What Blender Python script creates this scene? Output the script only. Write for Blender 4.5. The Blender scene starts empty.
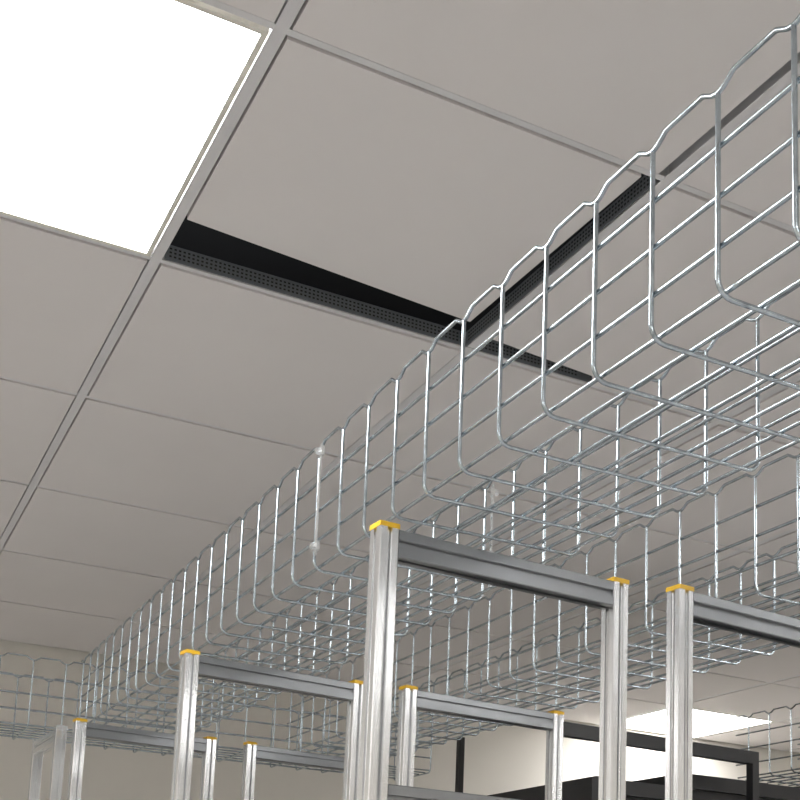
import bpy, bmesh, numpy as np
from math import *
from mathutils import Vector, Matrix
ZC=1.6
S=bpy.context.scene
# ---------------- materials
def mat(name,col,rough=.5,metal=0,noise=None,bump=0,emit=None,spec=.5):
    m=bpy.data.materials.new(name); m.use_nodes=True; nt=m.node_tree; b=nt.nodes['Principled BSDF']
    b.inputs['Base Color'].default_value=(*col,1); b.inputs['Roughness'].default_value=rough; b.inputs['Metallic'].default_value=metal
    b.inputs['Specular IOR Level'].default_value=spec
    if noise:
        sc,amt=noise
        tc=nt.nodes.new('ShaderNodeTexCoord'); n=nt.nodes.new('ShaderNodeTexNoise'); n.inputs['Scale'].default_value=sc; n.inputs['Detail'].default_value=4
        nt.links.new(tc.outputs['Object'],n.inputs['Vector'])
        r=nt.nodes.new('ShaderNodeValToRGB'); r.color_ramp.elements[0].position=.3; r.color_ramp.elements[1].position=.7
        r.color_ramp.elements[0].color=(*[c*(1-amt) for c in col],1); r.color_ramp.elements[1].color=(*[min(1,c*(1+amt)) for c in col],1)
        nt.links.new(n.outputs['Fac'],r.inputs['Fac']); nt.links.new(r.outputs['Color'],b.inputs['Base Color'])
    if emit:
        b.inputs['Emission Color'].default_value=(*emit[0],1); b.inputs['Emission Strength'].default_value=emit[1]
    return m
M_tile=mat('ceiling_tile_white',(.79,.755,.745),.9,0,(3,.015),0)
M_tee=mat('grid_tee_paint',(.74,.73,.74),.5)
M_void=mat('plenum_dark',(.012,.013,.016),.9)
M_web=mat('perforated_steel',(.20,.215,.23),.5,.3)
M_hole=mat('perforation_dark',(.02,.02,.02),.9)
M_wall=mat('wall_cream_paint',(.80,.77,.71),.8,0,(4,.02))
M_floor=mat('floor_vinyl',(.58,.58,.58),.5,0,(6,.05))
M_light=mat('led_diffuser',(1,1,1),.5,0,emit=((1,.985,.965),19))
M_frame=mat('light_frame',(.8,.78,.70),.4)
M_zinc=mat('zinc_wire',(.47,.53,.575),.24,.97,(60,.2))
M_plate=mat('splice_plate_zinc',(.85,.87,.88),.25,.85)
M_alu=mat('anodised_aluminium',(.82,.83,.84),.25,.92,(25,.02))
M_beam=mat('anodised_aluminium_shaded',(.28,.29,.305),.32,.9,(25,.03))  # post aluminium darkened, so the shade on the beams is in the colour
M_yel=mat('yellow_plastic_cap',(.85,.52,.03),.45)
M_blk=mat('black_powdercoat',(.012,.012,.014),.45)
M_rub=mat('rubber_foot',(.03,.03,.03),.8)
# ---------------- mesh builder
class B:
    def __init__(s): s.v=[];s.f=[];s.m=[];s.mats=[]
    def mi(s,m):
        if m not in s.mats: s.mats.append(m)
        return s.mats.index(m)
    def box(s,a,b,m,M=None):
        k=len(s.v); i=s.mi(m)
        P=[Vector((x,y,z)) for z in (a[2],b[2]) for (x,y) in ((a[0],a[1]),(b[0],a[1]),(b[0],b[1]),(a[0],b[1]))]
        if M: P=[M@p for p in P]
        s.v+=P
        for f in ((3,2,1,0),(4,5,6,7),(0,1,5,4),(1,2,6,5),(2,3,7,6),(3,0,4,7)):
            s.f.append([k+q for q in f]); s.m.append(i)
    def prism(s,poly,h,m,M):
        k=len(s.v);n=len(poly);i=s.mi(m)
        s.v+=[M@Vector((x,y,0)) for x,y in poly]+[M@Vector((x,y,h)) for x,y in poly]
        s.f.append([k+q for q in range(n)][::-1]); s.m.append(i)
        s.f.append([k+n+q for q in range(n)]); s.m.append(i)
        for q in range(n):
            r=(q+1)%n; s.f.append([k+q,k+r,k+n+r,k+n+q]); s.m.append(i)
    def done(s,name):
        me=bpy.data.meshes.new(name); me.from_pydata([tuple(p) for p in s.v],[],s.f)
        for m in s.mats: me.materials.append(m)
        me.polygons.foreach_set('material_index',s.m); me.update()
        o=bpy.data.objects.new(name,me); bpy.context.collection.objects.link(o); return o
def T(x,y,z): return Matrix.Translation((x,y,z))
# ---------------- camera
f,cy,a,b_,c=1206.4051,761.4871,-0.4545,0.1515,0.0417
w=np.array([-sin(a)*cos(b_),cos(a)*cos(b_),sin(b_)]); r=np.array([cos(a),sin(a),0.]); u=np.cross(r,w)
R_=r*cos(c)+u*sin(c); U_=-r*sin(c)+u*cos(c)
cd=bpy.data.cameras.new('camera'); cam=bpy.data.objects.new('camera',cd); bpy.context.collection.objects.link(cam); S.camera=cam
cam.matrix_world=Matrix(((R_[0],U_[0],-w[0],0),(R_[1],U_[1],-w[1],0),(R_[2],U_[2],-w[2],ZC),(0,0,0,1)))
cd.sensor_width=36; cd.lens=f/800*36; cd.shift_y=(cy-400)/800; cd.clip_start=.01
# ---------------- room
X0,Y0,H,W=.432,1.3154,ZC+1.1378,.614; D=.6
XA,XB=X0-6*W,X0+9*W; YA,YB=Y0-6*D,Y0+6.03*D
def roombox(name,a,b,m):
    q=B(); q.box(a,b,m); return q.done(name)
roombox('floor',(XA-.1,YA-.1,-.1),(XB+.1,YB+.1,0),M_floor)
HT=H+.45
roombox('wall_north',(XA,YB,0),(XB,YB+.1,HT),M_wall)
roombox('wall_south',(XA,YA-.1,0),(XB,YA,HT),M_wall)
roombox('wall_west',(XA-.1,YA,0),(XA,YB,HT),M_wall)
roombox('wall_east',(XB,YA,0),(XB+.1,YB,HT),M_wall)
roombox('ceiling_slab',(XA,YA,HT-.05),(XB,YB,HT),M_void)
lights={(-1,0),(-5,0),(-1,-4),(3,-4),(-5,-4),(-5,4),(7,0),(7,-4),(5,5),(3,-1)}
g=B(); lp=[]
for i in range(-6,9):
    for j in range(-6,6):
        x0=X0+i*W; x1=x0+W; y0=Y0+j*D; y1=min(y0+D,YB)
        gx,gy=.0125,.009
        A=[x0+gx,y0+gy,x1-gx,y1-gy]
        if (i,j) in lights: lp.append(A); continue
        if (i,j)==(0,-1): A[2]-=.012
        if (i,j)==(0,0):
            g.prism([(A[0],A[1]),(A[2]-.03,A[1]),(A[2]-.04,Y0+D-.098),(A[0],Y0+D-.145)],.014,M_tile,T(0,0,H))
        elif (i,j)==(1,0):
            g.prism([(A[0],A[1]),(A[2],A[1]),(A[2],A[3]),(A[0]+.27,A[3]),(A[0]+.25,A[3]-.03),(A[0],A[3]-.055)],.014,M_tile,T(0,0,H))
        else: g.box((A[0],A[1],H),(A[2],A[3],H+.014),M_tile)
g.done('ceiling')
t=B()
for i in range(-6,10):
    x=X0+i*W; t.box((x-.009,YA,H+.002),(x+.009,YB,H+.004),M_tee); t.box((x-.001,YA,H+.004),(x+.001,YB,H+.04),M_tee)
for j in range(-6,7):
    y=Y0+j*D; t.box((XA,y-.0055,H+.0025),(XB,y+.0055,H+.0042),M_tee); t.box((XA,y-.001,H+.004),(XB,y+.001,H+.035),M_tee)
t.done('ceiling_grid')
p=B()
y=Y0+D-.012; p.box((X0+.012,y,H+.002),(X0+W+.28,y+.002,H+.030),M_web)
for k in range(105):
    x=X0+.02+k*.008
    for zz in (.008,.015,.022): p.box((x,y-.0004,H+zz),(x+.004,y,H+zz+.003),M_hole)
x=X0+W-.014; p.box((x,Y0+.012,H+.002),(x+.002,Y0+D-.014,H+.030),M_web)
for k in range(70):
    yy=Y0+.02+k*.008
    for zz in (.008,.015,.022): p.box((x-.0004,yy,H+zz),(x,yy+.004,H+zz+.003),M_hole)
p.done('perforated_ceiling_channel')
for A in lp:
    q=B(); x0,y0,x1,y1=A; fr=.008
    q.box((x0+fr,y0+fr,H+.001),(x1-fr,y1-fr,H+.012),M_light)
    q.box((x0,y0,H-.001),(x1,y0+fr,H+.012),M_frame); q.box((x0,y1-fr,H-.001),(x1,y1,H+.012),M_frame)
    q.box((x0,y0+fr,H-.001),(x0+fr,y1-fr,H+.012),M_frame); q.box((x1-fr,y0+fr,H-.001),(x1,y1-fr,H+.012),M_frame)
    q.done('ceiling_panel_light')
# ---------------- wire trays
def wires(name,paths,rad=.0027,mat_=M_zinc,res=1):
    cu=bpy.data.curves.new(name,'CURVE'); cu.dimensions='3D'; cu.bevel_depth=rad; cu.bevel_resolution=res; cu.use_fill_caps=True
    for P in paths:
        s=cu.splines.new('POLY'); s.points.add(len(P)-1)
        for q,pt in zip(s.points,P): q.co=(*pt,1)
    o=bpy.data.objects.new(name,cu); bpy.context.collection.objects.link(o)
    dg=bpy.context.evaluated_depsgraph_get(); me=bpy.data.meshes.new_from_object(o.evaluated_get(dg)); me.materials.clear(); me.materials.append(mat_)
    for pl in me.polygons: pl.use_smooth=True
    bpy.data.objects.remove(o); ob=bpy.data.objects.new(name,me); bpy.context.collection.objects.link(ob); return ob
def tray_paths(width,height,length,first,M,pitch=.101):
    P=[]; n=int((length-first)/pitch)+1; r=.018; ww=width; hh=height
    ys=[first+k*pitch for k in range(n)]
    for yy in ys:
        L=[(0,yy,hh)]
        for k in range(6): t_=k/5*pi/2; L.append((r-r*cos(t_),yy,r-r*sin(t_)))
        for k in range(6): t_=k/5*pi/2; L.append((ww-r+r*sin(t_),yy,r-r*cos(t_)))
        L.append((ww,yy,hh)); P.append(L)
    e=.0052
    nb=6
    for k in range(1,nb): xx=k*ww/nb; P.append([(xx,0,e),(xx,length,e)])
    for xx in (e,ww-e):
        for k in range(1,4): z=k*hh/4; P.append([(xx,0,z),(xx,length,z)])
        P.append([(xx+(.008 if xx<ww/2 else -.008),0,.009),(xx+(.008 if xx<ww/2 else -.008),length,.009)])
    for xx in (0,ww):
        L=[(xx,0,hh+.011)]
        for yy in ys:
            L+=[(xx,yy-.022,hh+.011),(xx,yy-.008,hh+.002),(xx,yy,hh),(xx,yy+.008,hh+.002),(xx,yy+.022,hh+.011)]
        L=[q for q in L if 0<=q[1]<=length]+[(xx,length,hh+.011)]
        P.append(L)
    return [[tuple(M@Vector(q)) for q in L] for L in P]
ZB=ZC+.6234; HH=.213; XT=.7225
YS=-.6
first=(.7319-YS)%.101
tr=wires('wire_mesh_cable_tray',tray_paths(.33,HH,3.80-YS,first,T(XT,YS,ZB)),res=2)
tr2=wires('wire_mesh_cable_tray',tray_paths(.33,HH,3.80-YS,first,T(1.42,YS,ZB)))
Mx=T(-2.6,4.13,ZB)@Matrix.Rotation(-pi/2,4,'Z')
tr3=wires('wire_mesh_cable_tray',tray_paths(.30,HH,4.6,.05,Mx))
tr4=wires('wire_mesh_cable_tray',tray_paths(.30,HH,3.25,.05,T(2.9,0,ZB)))
# splice brackets (part of the near tray)
q=B(); yb=.7319+.101*11-.018
for xx,sg,bw in ((XT-.005,-1,.010),(XT+.33+.005,1,.004)):
    q.box((xx-.001,yb-.0035,ZB+.02),(xx+.001,yb+.0035,ZB+HH+.004),M_plate)
    for zz in (ZB+.035,ZB+HH-.010):
        q.box((xx-.003,yb-bw,zz-.008),(xx+.003,yb+bw,zz+.008),M_plate)
        hexp=[(.006*cos(k*pi/3),.006*sin(k*pi/3)) for k in range(6)]
        q.prism(hexp,.007,M_plate,T(xx+sg*.003,yb,zz)@Matrix.Rotation(sg*pi/2,4,'Y'))
pl=q.done('splice_plates'); pl.parent=tr
# ---------------- aluminium frames
def prof(sy=1):
    base=[(-13.8,-15),(-4,-15),(-4,-13),(-8,-13),(-4,-8.5),(4,-8.5),(8,-13),(4,-13),(4,-15),(13.8,-15)]
    out=[]
    for k in range(4):
        c_,s_=cos(k*pi/2),sin(k*pi/2)
        out+=[((x*c_-y*s_)/1000*sy,(x*s_+y*c_)/1000) for x,y in base]
    return out
PR=prof(); PB=prof(1.3)
def frame(P0,P1,top,lower=None,name='aluminium_profile_frame',cap=True):
    q=B(); P0=Vector((*P0,0)); P1=Vector((*P1,0)); d=(P1-P0); L=d.length; ang=atan2(d.y,d.x)
    for P in (P0,P1):
        M=T(P.x,P.y,0)@Matrix.Rotation(ang,4,'Z')
        q.prism(PR,top-.02,M_alu,M@T(0,0,.02))
        mc=M_yel if cap else M_alu
        q.box((-.0155,-.0155,top),(.0155,.0155,top+.007),mc,M)
        q.box((-.012,-.012,top+.007),(.012,.012,top+.0085),mc,M)
        q.box((-.025,-.025,0),(.025,.025,.02),M_rub,M)
    def beam(z):
        M=T(P0.x,P0.y,z)@Matrix.Rotation(ang,4,'Z')@T(.015,0,0)@Matrix.Rotation(pi/2,4,'Y')
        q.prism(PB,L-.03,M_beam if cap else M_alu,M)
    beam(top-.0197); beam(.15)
    if lower: beam(lower)
    return q.done(name)
TP=ZC+.569
frame((.674,1.458),(1.087,1.488),TP,TP-.375)
frame((.663,2.353),(1.061,2.406),TP)
frame((.638,3.309),(1.022,3.357),TP)
frame((1.192,1.461),(1.60,1.50),TP)
frame((1.177,2.382),(1.596,2.420),TP)
frame((1.148,3.363),(1.56,3.41),TP)
frame((.615,3.46),(.605,3.76),TP,cap=False)
# ---------------- black cabinets, frames
def cabinet(x0,y0,x1,y1,z):
    q=B()
    q.box((x0,y0+.02,.06),(x1,y1,z),M_blk)
    q.box((x0+.03,y0+.05,0),(x1-.03,y1-.03,.06),M_blk)
    q.box((x0,y0,.06),(x0+.03,y0+.02,z),M_blk); q.box((x1-.03,y0,.06),(x1,y0+.02,z),M_blk)
    q.box((x0+.03,y0,z-.04),(x1-.03,y0+.02,z),M_blk)
    n=int((z-.15)/.045)
    for k in range(n): q.box((x0+.03,y0+.004,.1+k*.045),(x1-.03,y0+.018,.1+k*.045+.038),M_blk)
    q.box((x0+.12,y0+.15,z),(x1-.12,y1-.15,z+.03),M_blk)
    return q.done('black_server_cabinet')
cabinet(1.87,2.65,2.17,3.4,ZC+.47)
cabinet(2.18,2.65,2.75,3.5,ZC+.51)
cabinet(2.77,2.65,3.35,3.5,ZC+.54)
def bframe(P0,P1,z,zb,ww):
    q=B(); x0,y0=P0;x1,y1=P1; L=hypot(x1-x0,y1-y0); M=T(x0,y0,0)@Matrix.Rotation(atan2(y1-y0,x1-x0),4,'Z')
    for xx in (0,L): q.box((xx-ww,-ww,.01),(xx+ww,ww,z),M_blk,M); q.box((xx-.03,-ww,0),(xx+.03,ww,.01),M_blk,M)
    q.box((ww,-ww,zb-.035),(L-ww,ww,zb),M_blk,M); q.box((ww,-ww,.1),(L-ww,ww,.14),M_blk,M)
    q.done('black_rack_frame')
bframe((1.652,2.50),(2.33,2.54),ZC+.572,ZC+.572,.012)
bframe((2.155,3.9),(2.9,3.96),ZC+.78,ZC+.52,.011)
# ---------------- world
S.world=bpy.data.worlds.new('world'); S.world.use_nodes=True
S.world.node_tree.nodes['Background'].inputs[1].default_value=.0
S.view_settings.view_transform='Standard'
